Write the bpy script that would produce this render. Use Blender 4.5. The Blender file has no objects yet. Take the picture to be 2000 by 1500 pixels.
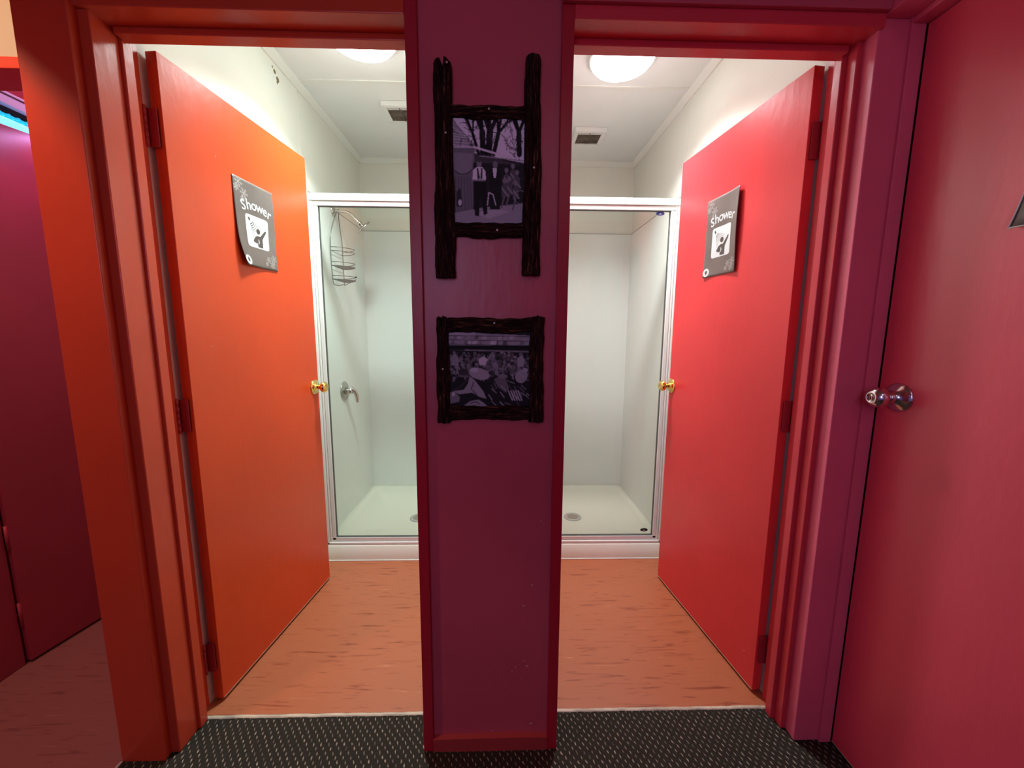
import bpy, bmesh, math, random
import numpy as np
from mathutils import Vector, Matrix
random.seed(4)
C = bpy.context.scene.collection
R = math.radians

# ------------------------------------------------------------------ camera
F_PX = 755.0
EYE = Vector((0, 0, 1.2425))
def camera():
    p, y, r = R(7.69), R(1.44), R(0.39)
    fw = Vector((math.sin(y)*math.cos(p), math.cos(y)*math.cos(p), -math.sin(p)))
    rt = Vector((math.cos(y), -math.sin(y), 0))
    up = rt.cross(fw)
    r2 = rt*math.cos(r) + up*math.sin(r)
    u2 = -rt*math.sin(r) + up*math.cos(r)
    cd = bpy.data.cameras.new('camera')
    cd.sensor_width = 36; cd.lens = F_PX/2000*36; cd.clip_start = .02
    o = bpy.data.objects.new('camera', cd); C.objects.link(o)
    m = Matrix((r2, u2, -fw)).transposed().to_4x4(); m.translation = EYE
    o.matrix_world = m
    bpy.context.scene.camera = o
camera()

# ------------------------------------------------------------------ world, lights, exposure
S = bpy.context.scene
S.view_settings.view_transform = 'Standard'
S.view_settings.look = 'None'
S.view_settings.gamma = 1
S.view_settings.exposure = 0
S.view_settings.use_curve_mapping = False
w = bpy.data.worlds.new('world'); S.world = w; w.use_nodes = True
w.node_tree.nodes['Background'].inputs[0].default_value = (.44, .34, .85, 1)
w.node_tree.nodes['Background'].inputs[1].default_value = .21

def area(name, loc, target, size, energy, color, sy=None):
    l = bpy.data.lights.new(name, 'AREA'); l.energy = energy; l.color = color
    l.size = size
    if sy: l.shape = 'RECTANGLE'; l.size_y = sy
    o = bpy.data.objects.new(name, l); C.objects.link(o); o.location = loc
    d = Vector(target) - Vector(loc)
    o.rotation_euler = d.to_track_quat('-Z', 'Y').to_euler()
    return o
# warm fitting in the passage to the left of the camera, unseen cool fill added behind it
area('warm_passage_light', (-1.50, .45, 2.30), (-1.30, 1.1, 1.2), .10, 12.0, (1, .62, .42))
area('cool_fill_light', (-.62, -1.9, 1.75), (1.0, .6, .9), .8, 10, (.74, .62, 1.0), 1.1)
for side_, lx, ly, lc in (('left', -.557, 1.693, (.82, 1.0, 1.0)), ('right', .500, 1.784, (.94, .97, 1.0))):
    l_ = area('%s_shower_lamp_light' % side_, (lx, ly, 2.3385), (lx, ly, 0), .16, 17 if lx < 0 else 14.5, lc); l_.data.shape = 'DISK'; l_.data.spread = R(124)
area('door_fill_light', (.55, -.75, 2.42), (1.0, .5, .8), .35, 1.5, (.95, .76, .90), .5)  # unseen fill added to light the closed right door

area('led_strip_light', (-1.70, 1.62, 1.955), (-1.77, 1.5, .6), .9, 3.0, (.66, .42, 1.0), .03)

area('pink_soffit_fill', (-1.48, 1.72, 2.50), (-1.78, 1.62, 2.03), .14, 3.2, (1, .55, .95))  # unseen pink light added to brighten the lilac soffit

# ------------------------------------------------------------------ materials
def mat(name, col, rough=.5, metal=0, spec=.4, bump=0, bscale=60, bstretch=(1, 1, 1), var=0, vscale=4,
        vstretch=(1, 1, 1), coat=0, col2=None):
    m = bpy.data.materials.new(name); m.use_nodes = True
    nt = m.node_tree; b = nt.nodes['Principled BSDF']
    b.inputs['Base Color'].default_value = (*col, 1)
    b.inputs['Roughness'].default_value = rough
    b.inputs['Metallic'].default_value = metal
    b.inputs['Specular IOR Level'].default_value = spec
    b.inputs['Coat Weight'].default_value = coat
    if bump or var:
        tc = nt.nodes.new('ShaderNodeTexCoord')
    def noise(scale, st, detail=4):
        mp = nt.nodes.new('ShaderNodeMapping'); mp.inputs['Scale'].default_value = st
        nt.links.new(tc.outputs['Object'], mp.inputs[0])
        n = nt.nodes.new('ShaderNodeTexNoise'); n.inputs['Scale'].default_value = scale
        n.inputs['Detail'].default_value = detail
        nt.links.new(mp.outputs[0], n.inputs[0]); return n
    if bump:
        n = noise(bscale, bstretch)
        bp = nt.nodes.new('ShaderNodeBump'); bp.inputs['Strength'].default_value = bump
        bp.inputs['Distance'].default_value = .002
        nt.links.new(n.outputs['Fac'], bp.inputs['Height'])
        nt.links.new(bp.outputs[0], b.inputs['Normal'])
    if var:
        n = noise(vscale, vstretch)
        r = nt.nodes.new('ShaderNodeValToRGB')
        c2 = col2 or tuple(c*(1-var) for c in col)
        r.color_ramp.elements[0].position = .35; r.color_ramp.elements[0].color = (*c2, 1)
        r.color_ramp.elements[1].position = .65; r.color_ramp.elements[1].color = (*col, 1)
        nt.links.new(n.outputs['Fac'], r.inputs[0])
        nt.links.new(r.outputs[0], b.inputs['Base Color'])
    return m

PB = dict(bump=.45, bscale=35, bstretch=(1, 1, .35))
M = {
 'orange': mat('orange_red_enamel', (.72, .070, .014), .30, var=.10, vscale=2.5, **PB),
 'orange_frame': mat('orange_red_frame_enamel', (.60, .062, .026), .28, var=.08, **PB),
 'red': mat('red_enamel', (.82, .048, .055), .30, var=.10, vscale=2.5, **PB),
 'red_frame': mat('red_frame_enamel', (.66, .045, .068), .28, var=.08, **PB),
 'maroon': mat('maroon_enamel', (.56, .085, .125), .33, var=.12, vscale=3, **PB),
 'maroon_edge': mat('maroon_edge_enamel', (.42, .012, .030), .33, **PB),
 'rose': mat('rose_red_door_enamel', (.86, .090, .140), .30, spec=.65, var=.08, vscale=2, **PB),
 'cool_tint_frame': mat('cool_tinted_frame_enamel', (.80, .135, .215), .30, var=.08, **PB),  # corner post paint with the cool purple light put into its colour
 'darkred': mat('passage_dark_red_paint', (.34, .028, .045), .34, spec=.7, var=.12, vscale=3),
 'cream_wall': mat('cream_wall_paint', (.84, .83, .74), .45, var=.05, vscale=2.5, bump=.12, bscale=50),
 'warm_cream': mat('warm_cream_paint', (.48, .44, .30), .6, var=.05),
 'ceil': mat('white_ceiling_paint', (.86, .86, .84), .5, var=.04, bump=.1),
 'trimwhite': mat('white_gloss_trim', (.82, .82, .76), .3),
 'liner': mat('white_acrylic_liner', (.84, .85, .80), .16, bump=.10, bscale=5),
 'tray': mat('cream_shower_tray', (.85, .82, .70), .3),
 'alu': mat('white_powder_coated_rail', (.86, .86, .82), .30),
 'groove': mat('dark_gasket', (.10, .10, .09), .6),
 'chrome': mat('chrome', (.60, .59, .56), .16, 1),
 'satin': mat('satin_stainless_steel', (.70, .66, .66), .17, 1),
 'wire': mat('dull_chrome_wire', (.22, .22, .20), .35, .9),
 'brass': mat('polished_brass', (.93, .66, .22), .12, 1),
 'hinge': mat('painted_hinge', (.36, .030, .040), .4, bump=.5, bscale=90),
 'pin': mat('worn_steel_pin', (.5, .45, .42), .4, .8),
 'paper': mat('taupe_printed_paper', (.175, .132, .115), .42, var=.25, vscale=7, bump=.15, bscale=12),
 'paperback': mat('plain_paper', (.7, .68, .64), .6),
 'white': mat('white_print', (.62, .62, .61), .5),
 'pale': mat('pale_print', (.36, .31, .29), .5),
 'ink': mat('dark_taupe_print', (.085, .062, .055), .5),
 'strip': mat('pale_worn_threshold', (.62, .50, .38), .5, var=.35, vscale=20),
 'vent': mat('white_plastic_vent', (.80, .79, .76), .5),
 'ventdark': mat('dusty_vent_slats', (.20, .16, .12), .8, var=.5, vscale=25),
 'blue': mat('blue_sticker', (.03, .04, .28), .4),
 'black': mat('black_sticker', (.02, .02, .02), .4),
 'chip': mat('chipped_paint_undercoat', (.62, .34, .34), .7),
 'lilac': mat('light_tinted_soffit', (.80, .66, .86), .5),  # white soffit, purple light put into its base colour
 'screw': mat('dull_screw', (.42, .36, .33), .4, .9),
 'drain': mat('drain_ring_plastic', (.50, .50, .46), .35),
 'drainin': mat('drain_grate', (.36, .30, .26), .4),
 'fleece': mat('pale_bottom_edge', (.55, .34, .22), .7),
}
def emis(name, col, s):
    m = bpy.data.materials.new(name); m.use_nodes = True
    b = m.node_tree.nodes['Principled BSDF']; b.inputs['Base Color'].default_value = (*col, 1)
    b.inputs['Emission Color'].default_value = (*col, 1); b.inputs['Emission Strength'].default_value = s
    return m
M['lampL'] = emis('left_lamp_diffuser', (.84, 1.0, .98), 16)
M['lampR'] = emis('right_lamp_diffuser', (.95, .97, 1.0), 11)
M['cyan_chip'] = emis('cyan_led_chip', (.02, .42, .62), .75)
M['cyan'] = emis('cyan_led', (.22, .85, 1.0), 1.3)

def lino(name, base, dark, light):
    m = bpy.data.materials.new(name); m.use_nodes = True; nt = m.node_tree; b = nt.nodes['Principled BSDF']
    N = nt.nodes.new; L = nt.links.new
    tc = N('ShaderNodeTexCoord')
    mp = N('ShaderNodeMapping'); mp.inputs['Scale'].default_value = (4.5, 55, 1); L(tc.outputs['Object'], mp.inputs[0])
    n1 = N('ShaderNodeTexNoise'); n1.inputs['Scale'].default_value = 1.6; n1.inputs['Detail'].default_value = 6
    n1.inputs['Distortion'].default_value = .9
    L(mp.outputs[0], n1.inputs[0])
    r = N('ShaderNodeValToRGB'); e = r.color_ramp.elements
    e[0].position = .30; e[0].color = (*dark, 1); e[1].position = .42; e[1].color = (*base, 1)
    k = e.new(.66); k.color = (*base, 1); k = e.new(.78); k.color = (*light, 1)
    L(n1.outputs['Fac'], r.inputs[0])
    n2 = N('ShaderNodeTexNoise'); n2.inputs['Scale'].default_value = 3; L(tc.outputs['Object'], n2.inputs[0])
    mx = N('ShaderNodeMix'); mx.data_type = 'RGBA'; mx.blend_type = 'MULTIPLY'; mx.inputs[0].default_value = .35
    L(r.outputs[0], mx.inputs[6]); L(n2.outputs['Color'], mx.inputs[7])
    L(r.outputs[0], b.inputs['Base Color'])
    b.inputs['Roughness'].default_value = .38
    bp = N('ShaderNodeBump'); bp.inputs['Strength'].default_value = .15; bp.inputs['Distance'].default_value = .001
    L(n1.outputs['Fac'], bp.inputs['Height']); L(bp.outputs[0], b.inputs['Normal'])
    return m
M['lino'] = lino('terracotta_lino', (.42, .120, .050), (.24, .050, .020), (.60, .24, .12))
M['lino2'] = lino('dark_passage_lino', (.30, .105, .075), (.20, .060, .045), (.42, .18, .12))

def carpet():
    m = bpy.data.materials.new('charcoal_flecked_carpet'); m.use_nodes = True; nt = m.node_tree
    b = nt.nodes['Principled BSDF']; N = nt.nodes.new; L = nt.links.new
    tc = N('ShaderNodeTexCoord'); sx = N('ShaderNodeSeparateXYZ')
    nz = N('ShaderNodeTexNoise'); nz.inputs['Scale'].default_value = 60; L(tc.outputs['Object'], nz.inputs[0])
    ad = N('ShaderNodeVectorMath'); ad.operation = 'MULTIPLY_ADD'
    ad.inputs[1].default_value = (.008, .008, 0); L(nz.outputs['Color'], ad.inputs[0]); L(tc.outputs['Object'], ad.inputs[2])
    L(ad.outputs[0], sx.inputs[0])
    def mth(op, a, bb=None, c=None):
        n = N('ShaderNodeMath'); n.operation = op
        for i, v in enumerate((a, bb, c)):
            if v is None: continue
            if isinstance(v, (int, float)): n.inputs[i].default_value = v
            else: L(v, n.inputs[i])
        return n.outputs[0]
    yy = mth('DIVIDE', sx.outputs['Y'], .0125)
    row = mth('FLOOR', yy)
    odd = mth('MULTIPLY', mth('MODULO', mth('ABSOLUTE', row), 2), .5)
    fy = mth('SUBTRACT', mth('FRACT', yy), .5)
    xx = mth('ADD', mth('DIVIDE', sx.outputs['X'], .023), odd)
    fx = mth('SUBTRACT', mth('FRACT', mth('ADD', xx, mth('MULTIPLY', fy, .16))), .5)
    ex = mth('DIVIDE', mth('ABSOLUTE', fx), .095)
    ey = mth('DIVIDE', mth('ABSOLUTE', fy), .50)
    d = mth('ADD', mth('POWER', ex, 2), mth('POWER', ey, 2))
    fl = mth('SUBTRACT', 1, mth('SMOOTH_MIN', d, 1, .3))
    n3 = N('ShaderNodeTexNoise'); n3.inputs['Scale'].default_value = 45; n3.inputs['Detail'].default_value = 2
    L(tc.outputs['Object'], n3.inputs[0])
    fl = mth('MULTIPLY', fl, mth('MULTIPLY', mth('SUBTRACT', n3.outputs['Fac'], .22), 2.6)); 
    cl = N('ShaderNodeClamp'); L(fl, cl.inputs[0])
    n4 = N('ShaderNodeTexNoise'); n4.inputs['Scale'].default_value = 300; L(tc.outputs['Object'], n4.inputs[0])
    bs = N('ShaderNodeMix'); bs.data_type = 'RGBA'
    bs.inputs[6].default_value = (.008, .007, .006, 1); bs.inputs[7].default_value = (.05, .040, .030, 1)
    L(n4.outputs['Fac'], bs.inputs[0])
    mx = N('ShaderNodeMix'); mx.data_type = 'RGBA'; L(cl.outputs[0], mx.inputs[0])
    L(bs.outputs[2], mx.inputs[6]); mx.inputs[7].default_value = (.42, .33, .26, 1)
    L(mx.outputs[2], b.inputs['Base Color']); b.inputs['Roughness'].default_value = .95
    b.inputs['Specular IOR Level'].default_value = .1
    bp = N('ShaderNodeBump'); bp.inputs['Strength'].default_value = .8; bp.inputs['Distance'].default_value = .003
    L(n4.outputs['Fac'], bp.inputs['Height']); L(bp.outputs[0], b.inputs['Normal'])
    return m
M['carpet'] = carpet()

def wood(name='rough_weathered_timber', horiz=False):
    m = bpy.data.materials.new(name); m.use_nodes = True; nt = m.node_tree
    b = nt.nodes['Principled BSDF']; N = nt.nodes.new; L = nt.links.new
    tc = N('ShaderNodeTexCoord'); mp = N('ShaderNodeMapping')
    mp.inputs['Scale'].default_value = (1, 1, 9) if horiz else (9, 9, 1)
    L(tc.outputs['Object'], mp.inputs[0])
    n = N('ShaderNodeTexNoise'); n.inputs['Scale'].default_value = 22; n.inputs['Detail'].default_value = 8
    n.inputs['Roughness'].default_value = .7; n.inputs['Distortion'].default_value = .5
    L(mp.outputs[0], n.inputs[0])
    r = N('ShaderNodeValToRGB'); e = r.color_ramp.elements
    e[0].position = .40; e[0].color = (.006, .003, .003, 1); e[1].position = .72; e[1].color = (.26, .12, .07, 1)
    k = e.new(.56); k.color = (.040, .015, .011, 1)
    L(n.outputs['Fac'], r.inputs[0]); L(r.outputs[0], b.inputs['Base Color']); b.inputs['Roughness'].default_value = .9; b.inputs['Specular IOR Level'].default_value = .12
    bp = N('ShaderNodeBump'); bp.inputs['Strength'].default_value = 1; bp.inputs['Distance'].default_value = .006
    L(n.outputs['Fac'], bp.inputs['Height']); L(bp.outputs[0], b.inputs['Normal'])
    return m
M['wood'] = wood(); M['woodh'] = wood('rough_weathered_cross_timber', True)

def glass():
    m = bpy.data.materials.new('clear_shower_glass'); m.use_nodes = True; nt = m.node_tree
    nt.nodes.remove(nt.nodes['Principled BSDF']); N = nt.nodes.new; L = nt.links.new
    out = nt.nodes['Material Output']
    t = N('ShaderNodeBsdfTransparent'); t.inputs[0].default_value = (.97, .985, .97, 1)
    g = N('ShaderNodeBsdfGlossy'); g.inputs['Roughness'].default_value = .02
    fr = N('ShaderNodeFresnel'); ge = N('ShaderNodeNewGeometry')   # thin pane: same index from both sides
    ix = N('ShaderNodeMix'); ix.inputs[2].default_value = 1.38; ix.inputs[3].default_value = 1/1.38
    L(ge.outputs['Backfacing'], ix.inputs[0]); L(ix.outputs[0], fr.inputs[0])
    mx = N('ShaderNodeMixShader'); L(fr.outputs[0], mx.inputs[0]); L(t.outputs[0], mx.inputs[1]); L(g.outputs[0], mx.inputs[2])
    L(mx.outputs[0], out.inputs[0]); return m
M['glass'] = glass()

def vcol():
    m = bpy.data.materials.new('old_monochrome_print'); m.use_nodes = True; nt = m.node_tree
    b = nt.nodes['Principled BSDF']; a = nt.nodes.new('ShaderNodeAttribute'); a.attribute_name = 'tone'
    nt.links.new(a.outputs['Color'], b.inputs['Base Color']); b.inputs['Roughness'].default_value = .55; b.inputs['Specular IOR Level'].default_value = .15
    return m
M['print'] = vcol()

# ------------------------------------------------------------------ helpers
def obj(name, bm, m, parent=None, smooth=False, bevel=0, loc=None):
    me = bpy.data.meshes.new(name)
    bmesh.ops.recalc_face_normals(bm, faces=bm.faces)
    bm.to_mesh(me); bm.free()
    if isinstance(m, str): m = M[m]
    me.materials.append(m)
    if smooth: me.shade_smooth()
    o = bpy.data.objects.new(name, me); C.objects.link(o)
    if parent: o.parent = parent; o.location = Vector((0, 0, 0))
    if loc: o.location = loc
    if bevel:
        md = o.modifiers.new('bevel', 'BEVEL'); md.width = bevel; md.segments = 2; md.limit_method = 'ANGLE'
    return o
def box(bm, x0, x1, y0, y1, z0, z1):
    v = [bm.verts.new((x, y, z)) for x in (x0, x1) for y in (y0, y1) for z in (z0, z1)]
    for f in ((0, 1, 3, 2), (4, 6, 7, 5), (0, 4, 5, 1), (2, 3, 7, 6), (0, 2, 6, 4), (1, 5, 7, 3)):
        bm.faces.new([v[i] for i in f])
def boxo(name, b6, m, parent=None, bevel=.0012):
    """box object; its origin stays at the parent's origin because parents sit at the world origin"""
    bm = bmesh.new(); box(bm, *b6); return obj(name, bm, m, parent, bevel=bevel)
def boxes(name, lst, m, parent=None, bevel=.0012):
    bm = bmesh.new()
    for b6 in lst: box(bm, *b6)
    return obj(name, bm, m, parent, bevel=bevel)
def tag(o, label, cat, group=None, kind=None):
    o['label'] = label; o['category'] = cat
    if group: o['group'] = group
    if kind: o['kind'] = kind
    return o
def empty(name, label, cat, loc=(0, 0, 0), group=None, kind=None):
    o = bpy.data.objects.new(name, None); C.objects.link(o); o.location = loc; o.empty_display_size = .05
    return tag(o, label, cat, group, kind)
def cleanup_parent(root):
    """children were modelled in world coordinates: give them the inverse offset of a moved root"""
    for ch in root.children:
        ch.location = ch.location - root.location
def struct(name, b6, m, label, cat='wall', bevel=0):
    o = boxo(name, b6, m, bevel=bevel); return tag(o, label, cat, kind='structure')
def lathe(bm, prof, center, axis, n=28, ref=None):
    """prof: list of (distance along axis, radius)"""
    a = Vector(axis).normalized(); r0 = a.orthogonal().normalized() if ref is None else Vector(ref)
    r1 = a.cross(r0); rings = []
    for d, r in prof:
        c = Vector(center) + a*d
        if r < 1e-6: rings.append([bm.verts.new(c)])
        else: rings.append([bm.verts.new(c + (r0*math.cos(t) + r1*math.sin(t))*r) for t in [2*math.pi*i/n for i in range(n)]])
    for A, B in zip(rings, rings[1:]):
        for i in range(n):
            j = (i+1) % n
            if len(A) == 1 and len(B) == 1: continue
            if len(A) == 1: bm.faces.new((A[0], B[i], B[j]))
            elif len(B) == 1: bm.faces.new((A[i], A[j], B[0]))
            else: bm.faces.new((A[i], A[j], B[j], B[i]))
    for ring in (rings[0], rings[-1]):
        if len(ring) > 2: bm.faces.new(ring)
def tube(bm, pts, r, n=8, closed=False):
    pts = [Vector(p) for p in pts]; rings = []
    m_ = len(pts); prev = None
    for i, p in enumerate(pts):
        if closed: t = pts[(i+1) % m_] - pts[i-1]
        else: t = pts[min(i+1, m_-1)] - pts[max(i-1, 0)]
        t.normalize()
        if prev is None: u = t.orthogonal().normalized()
        else: u = (prev - t*prev.dot(t)).normalized()
        prev = u; v = t.cross(u)
        rr = r[i] if isinstance(r, (list, tuple)) else r
        rings.append([bm.verts.new(p + (u*math.cos(a) + v*math.sin(a))*rr) for a in [2*math.pi*k/n for k in range(n)]])
    prs = list(zip(rings, rings[1:])) + ([(rings[-1], rings[0])] if closed else [])
    for A, B in prs:
        for k in range(n):
            j = (k+1) % n; bm.faces.new((A[k], A[j], B[j], B[k]))
    if not closed: bm.faces.new(rings[0]); bm.faces.new(rings[-1])
def smoothpts(pts, n=6):
    pts = [Vector(p) for p in pts]; out = []
    P = [pts[0]] + pts + [pts[-1]]
    for i in range(1, len(P)-2):
        p0, p1, p2, p3 = P[i-1:i+3]
        for k in range(n):
            t = k/n
            out.append(.5*((2*p1) + (p2-p0)*t + (2*p0-5*p1+4*p2-p3)*t*t + (3*p1-p0-3*p2+p3)*t**3))
    return out + [pts[-1]]

YF = 1.002          # front plane of the wall that holds both shower doorways
ZH = 1.967          # underside of both door heads
ZC = 2.395          # shower ceilings
YB = 2.82           # back wall
YI = 1.165          # room side of the front wall
XL, XR = -.975, .910
TOP = 2.50

# ------------------------------------------------------------------ floors
o = boxo('floor', (-1.095, 1.055, -2.6, 1.124, -.05, 0), 'carpet', bevel=0)
tag(o, 'charcoal flecked carpet of the corridor in front of both showers', 'carpet', kind='structure')
o = boxo('floor', (XL, -.08, 1.124, YB, -.05, .001), 'lino', bevel=0)
tag(o, 'terracotta lino floor of the left shower room', 'floor', kind='structure')
o = boxo('floor', (.02, XR, 1.124, YB, -.05, .001), 'lino', bevel=0)
tag(o, 'terracotta lino floor of the right shower room', 'floor', kind='structure')
o = boxo('floor', (-2.6, -1.095, -2.6, 3.2, -.05, -.001), 'lino2', bevel=0)
tag(o, 'dull brown-red lino floor of the passage at the far left', 'floor', kind='structure')
for i, (a, b, yy, side) in enumerate(((-.962, -.232, 1.115, 'left'), (.168, .885, 1.117, 'right'))):
    bm = bmesh.new(); n = 40
    vs = []
    for k in range(n+1):
        x = a+(b-a)*k/n; e = random.uniform(-.0010, .0010)
        vs.append([bm.verts.new((x, yy-.0035+e, .0012)), bm.verts.new((x, yy-.001+e, .0035)),
                   bm.verts.new((x, yy+.0055+e, .0035)), bm.verts.new((x, yy+.0085+e, .0012))])
    for p, q in zip(vs, vs[1:]):
        for j in range(3): bm.faces.new((p[j], q[j], q[j+1], p[j+1]))
    o = obj('trim_%d' % (i+1), bm, 'strip')
    tag(o, 'pale threshold strip between carpet and lino of the %s shower' % side, 'threshold', kind='structure')
o = boxo('trim_3', (-1.102, -1.094, -1.2, YF-.012, 0, .003), 'strip', bevel=.001)
tag(o, 'thin pale joining strip at the far left carpet edge', 'trim', kind='structure')

# ------------------------------------------------------------------ front wall: pillar, heads
pil = empty('wall_front', 'maroon painted pillar wall between the two shower doorways', 'wall', kind='structure')
boxes('wall_core', [(-.2015, .137, 1.014, YI, 0, TOP)], 'maroon', pil, bevel=0)
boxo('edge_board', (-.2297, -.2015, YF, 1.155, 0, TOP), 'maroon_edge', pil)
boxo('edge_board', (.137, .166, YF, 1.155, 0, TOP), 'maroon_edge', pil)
bm = bmesh.new()
prev = None
for k in range(15):
    t = k/14; x = -.2012 + (.1366+.2012)*t
    yf = 1.0005 - .001*math.sin(t*3) ; zt = .040 + .004*math.sin(t*math.pi*.8)
    ring = [bm.verts.new((x, 1.0138, 0)), bm.verts.new((x, yf, 0)), bm.verts.new((x, yf, zt)), bm.verts.new((x, 1.0138, zt+.004))]
    if prev:
        for j in range(4): bm.faces.new((prev[j], ring[j], ring[(j+1) % 4], prev[(j+1) % 4]))
    else: bm.faces.new(ring)
    prev = ring
bm.faces.new(prev)
b_ = obj('base_block', bm, mat('worn_maroon_enamel', (.42, .05, .05), .35, var=.1, **PB), pil)
chips = [(.109, .721, 1.6), (.117, .712, 1.5), (.086, .527, 1.8), (.062, .463, 2.2), (.067, .287, 1.5), (.076, .269, 2.2),
         (.042, .266, 1.3), (.031, .252, 1.5), (.059, .228, 1.3), (.089, .075, 2.6), (-.026, .053, 1.8)]
for x, z, r in chips:
    bm = bmesh.new(); n = 7; a0 = random.random()*3
    vs = [bm.verts.new((x + math.cos(a0+2*math.pi*k/n)*r*.0014*random.uniform(.6, 1.5), 1.01385, z + math.sin(a0+2*math.pi*k/n)*r*.0014*random.uniform(.5, 1.3))) for k in range(n)]
    c = bm.verts.new((x, 1.0136, z))
    for k in range(n): bm.faces.new((vs[k], vs[(k+1) % n], c))
    obj('paint_chip', bm, 'chip', pil)

upper = struct('wall_front_upper', (-1.097, .908, 1.016, 1.155, ZH+.03, TOP), 'maroon', 'maroon wall above both shower doorways')

# door frames of the two showers
ft = empty('trim_4', 'orange-red door frame around the left shower doorway', 'door frame', kind='structure')
boxo('casing', (-1.097, -.975, .990, 1.020, 0, TOP), 'orange_frame', ft, .002)
boxo('jamb', (-1.05, -.951, 1.014, 1.112, 0, ZH+.01), 'orange_frame', ft, .002)
boxo('door_stop', (-.956, -.943, 1.083, 1.112, 0, ZH), 'orange_frame', ft, .002)
boxo('head', (-.985, -.2297, YF, 1.100, ZH, ZH+.045), 'orange_frame', ft, .002)
boxo('head_rebate', (-.985, -.2297, 1.098, 1.156, 1.998, ZH+.045), 'orange_frame', ft, .001)
boxo('head_stop', (-.943, -.2297, 1.062, 1.098, 1.951, ZH), 'orange_frame', ft, .002)
boxo('jamb_rebate', (-1.0, -.971, 1.11, 1.158, 0, 1.999), 'orange_frame', ft, .001)
fr = empty('trim_5', 'red door frame around the right shower doorway', 'door frame', kind='structure')
boxo('jamb', (.887, .912, 1.050, 1.108, 0, ZH+.01), 'red_frame', fr, .002)
boxo('jamb_rebate', (.899, .925, 1.106, 1.156, 0, 1.999), 'red_frame', fr, .001)
boxo('door_stop', (.875, .893, 1.081, 1.107, 0, ZH), 'red_frame', fr, .002)
boxo('head', (.166, .908, YF, 1.100, ZH, ZH+.045), 'red_frame', fr, .002)
boxo('head_rebate', (.166, .908, 1.098, 1.156, 1.998, ZH+.045), 'red_frame', fr, .001)
boxo('head_stop', (.166, .875, 1.062, 1.098, 1.951, ZH), 'red_frame', fr, .002)
boxo('head_fascia', (.137, .908, .990, 1.0019, 1.996, TOP), 'maroon', fr, .002)
# ------------------------------------------------------------------ corner post and right hand door frame
fc = empty('trim_6', 'corner post and frame of the closed door at far right, cool light in its colour', 'door frame', kind='structure')
boxo('post', (.901, .977, 1.0125, 1.100, 0, TOP), 'cool_tint_frame', fc, .002)
boxo('stop_post', (.975, 1.0108, 1.005, 1.155, 0, TOP), 'cool_tint_frame', fc, .002)
boxo('head', (.908, 1.05, -.2, 1.0125, 1.992, TOP), 'cool_tint_frame', fc, .002)
boxo('head_stop', (.975, 1.05, -.2, 1.006, 1.978, 1.992), 'cool_tint_frame', fc, .002)
struct('light_block_right', (1.055, 1.10, -.25, 2.9, 0, TOP), 'darkred', 'unseen panel added behind the closed right door against light leaks')  # unseen, added to keep world light out of the door gaps
struct('wall_right_corridor', (.935, 1.05, -2.6, -.2, 0, TOP), 'rose', 'red corridor wall right of the camera')

# ------------------------------------------------------------------ shower room shells
struct('wall_left', (-1.09, XL, 1.158, YB+.08, 0, TOP), 'cream_wall', 'cream left wall of the left shower room')
struct('wall_right', (XR, 1.05, 1.156, YB+.08, 0, TOP), 'cream_wall', 'cream right wall of the right shower room')
struct('wall_back', (XL, XR, YB, YB+.08, 0, TOP), 'cream_wall', 'cream back wall behind both shower cubicles')
struct('wall_divider', (-.08, .02, YI, YB, 0, TOP), 'cream_wall', 'cream partition wall between the two shower rooms')
struct('wall_front_inside', (XL, -.98+.745, YI-.008, YI, ZH+.05, TOP), 'cream_wall', 'inner face of wall above left shower doorway')
struct('wall_front_inside', (.17, XR, YI-.008, YI, ZH+.05, TOP), 'cream_wall', 'inner face of wall above right shower doorway')
for a, b, s in ((XL, -.08, 'left'), (.02, XR, 'right')):
    c_ = empty('ceiling', 'white sheet ceiling of the %s shower room' % s, 'ceiling', kind='structure')
    boxo('ceiling_panel', (a, b, YI, 1.985, ZC, TOP), 'ceil', c_, 0)
    boxo('ceiling_panel', (a, b, 1.995, YB, ZC, TOP), 'ceil', c_, 0)
    boxo('batten', (a+.02, b-.02, 1.982, 1.998, ZC-.0035, ZC+.003), 'trimwhite', c_, .001)
    # cornice, 3 cm splayed
    bm = bmesh.new(); q = .030; h = .028
    def cor(p, n, pts2):
        pass
    def run(A, B, nrm):
        A, B, nrm = Vector(A), Vector(B), Vector(nrm)
        pr = [(0, 0), (q, 0), (q, -.006), (.008, -h), (0, -h)]
        ra = [bm.verts.new(A + nrm*u + Vector((0, 0, v))) for u, v in pr]
        rb = [bm.verts.new(B + nrm*u + Vector((0, 0, v))) for u, v in pr]
        for j in range(5): bm.faces.new((ra[j], rb[j], rb[(j+1) % 5], ra[(j+1) % 5]))
        bm.faces.new(ra); bm.faces.new(rb)
    wx = XL if s == 'left' else XR
    run((wx, YI, ZC), (wx, YB, ZC), (1 if s == 'left' else -1, 0, 0))
    run((a, YB, ZC), (b, YB, ZC), (0, -1, 0))
    obj('cornice', bm, 'trimwhite', c_)
    # joint strip on the side wall
    sw = 1 if s == 'left' else -1
    xs = sorted((wx-.001*sw, wx+.003*sw))
    o = boxo('trim_%d' % (7 if s == 'left' else 8), (xs[0], xs[1], 2.018 if s == 'left' else 2.03, 2.026 if s == 'left' else 2.038, 1.93, ZC-h), 'trimwhite', bevel=.001)
    tag(o, 'thin cream joint strip on the upper side wall of the %s shower room' % s, 'joint strip', kind='structure')

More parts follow.
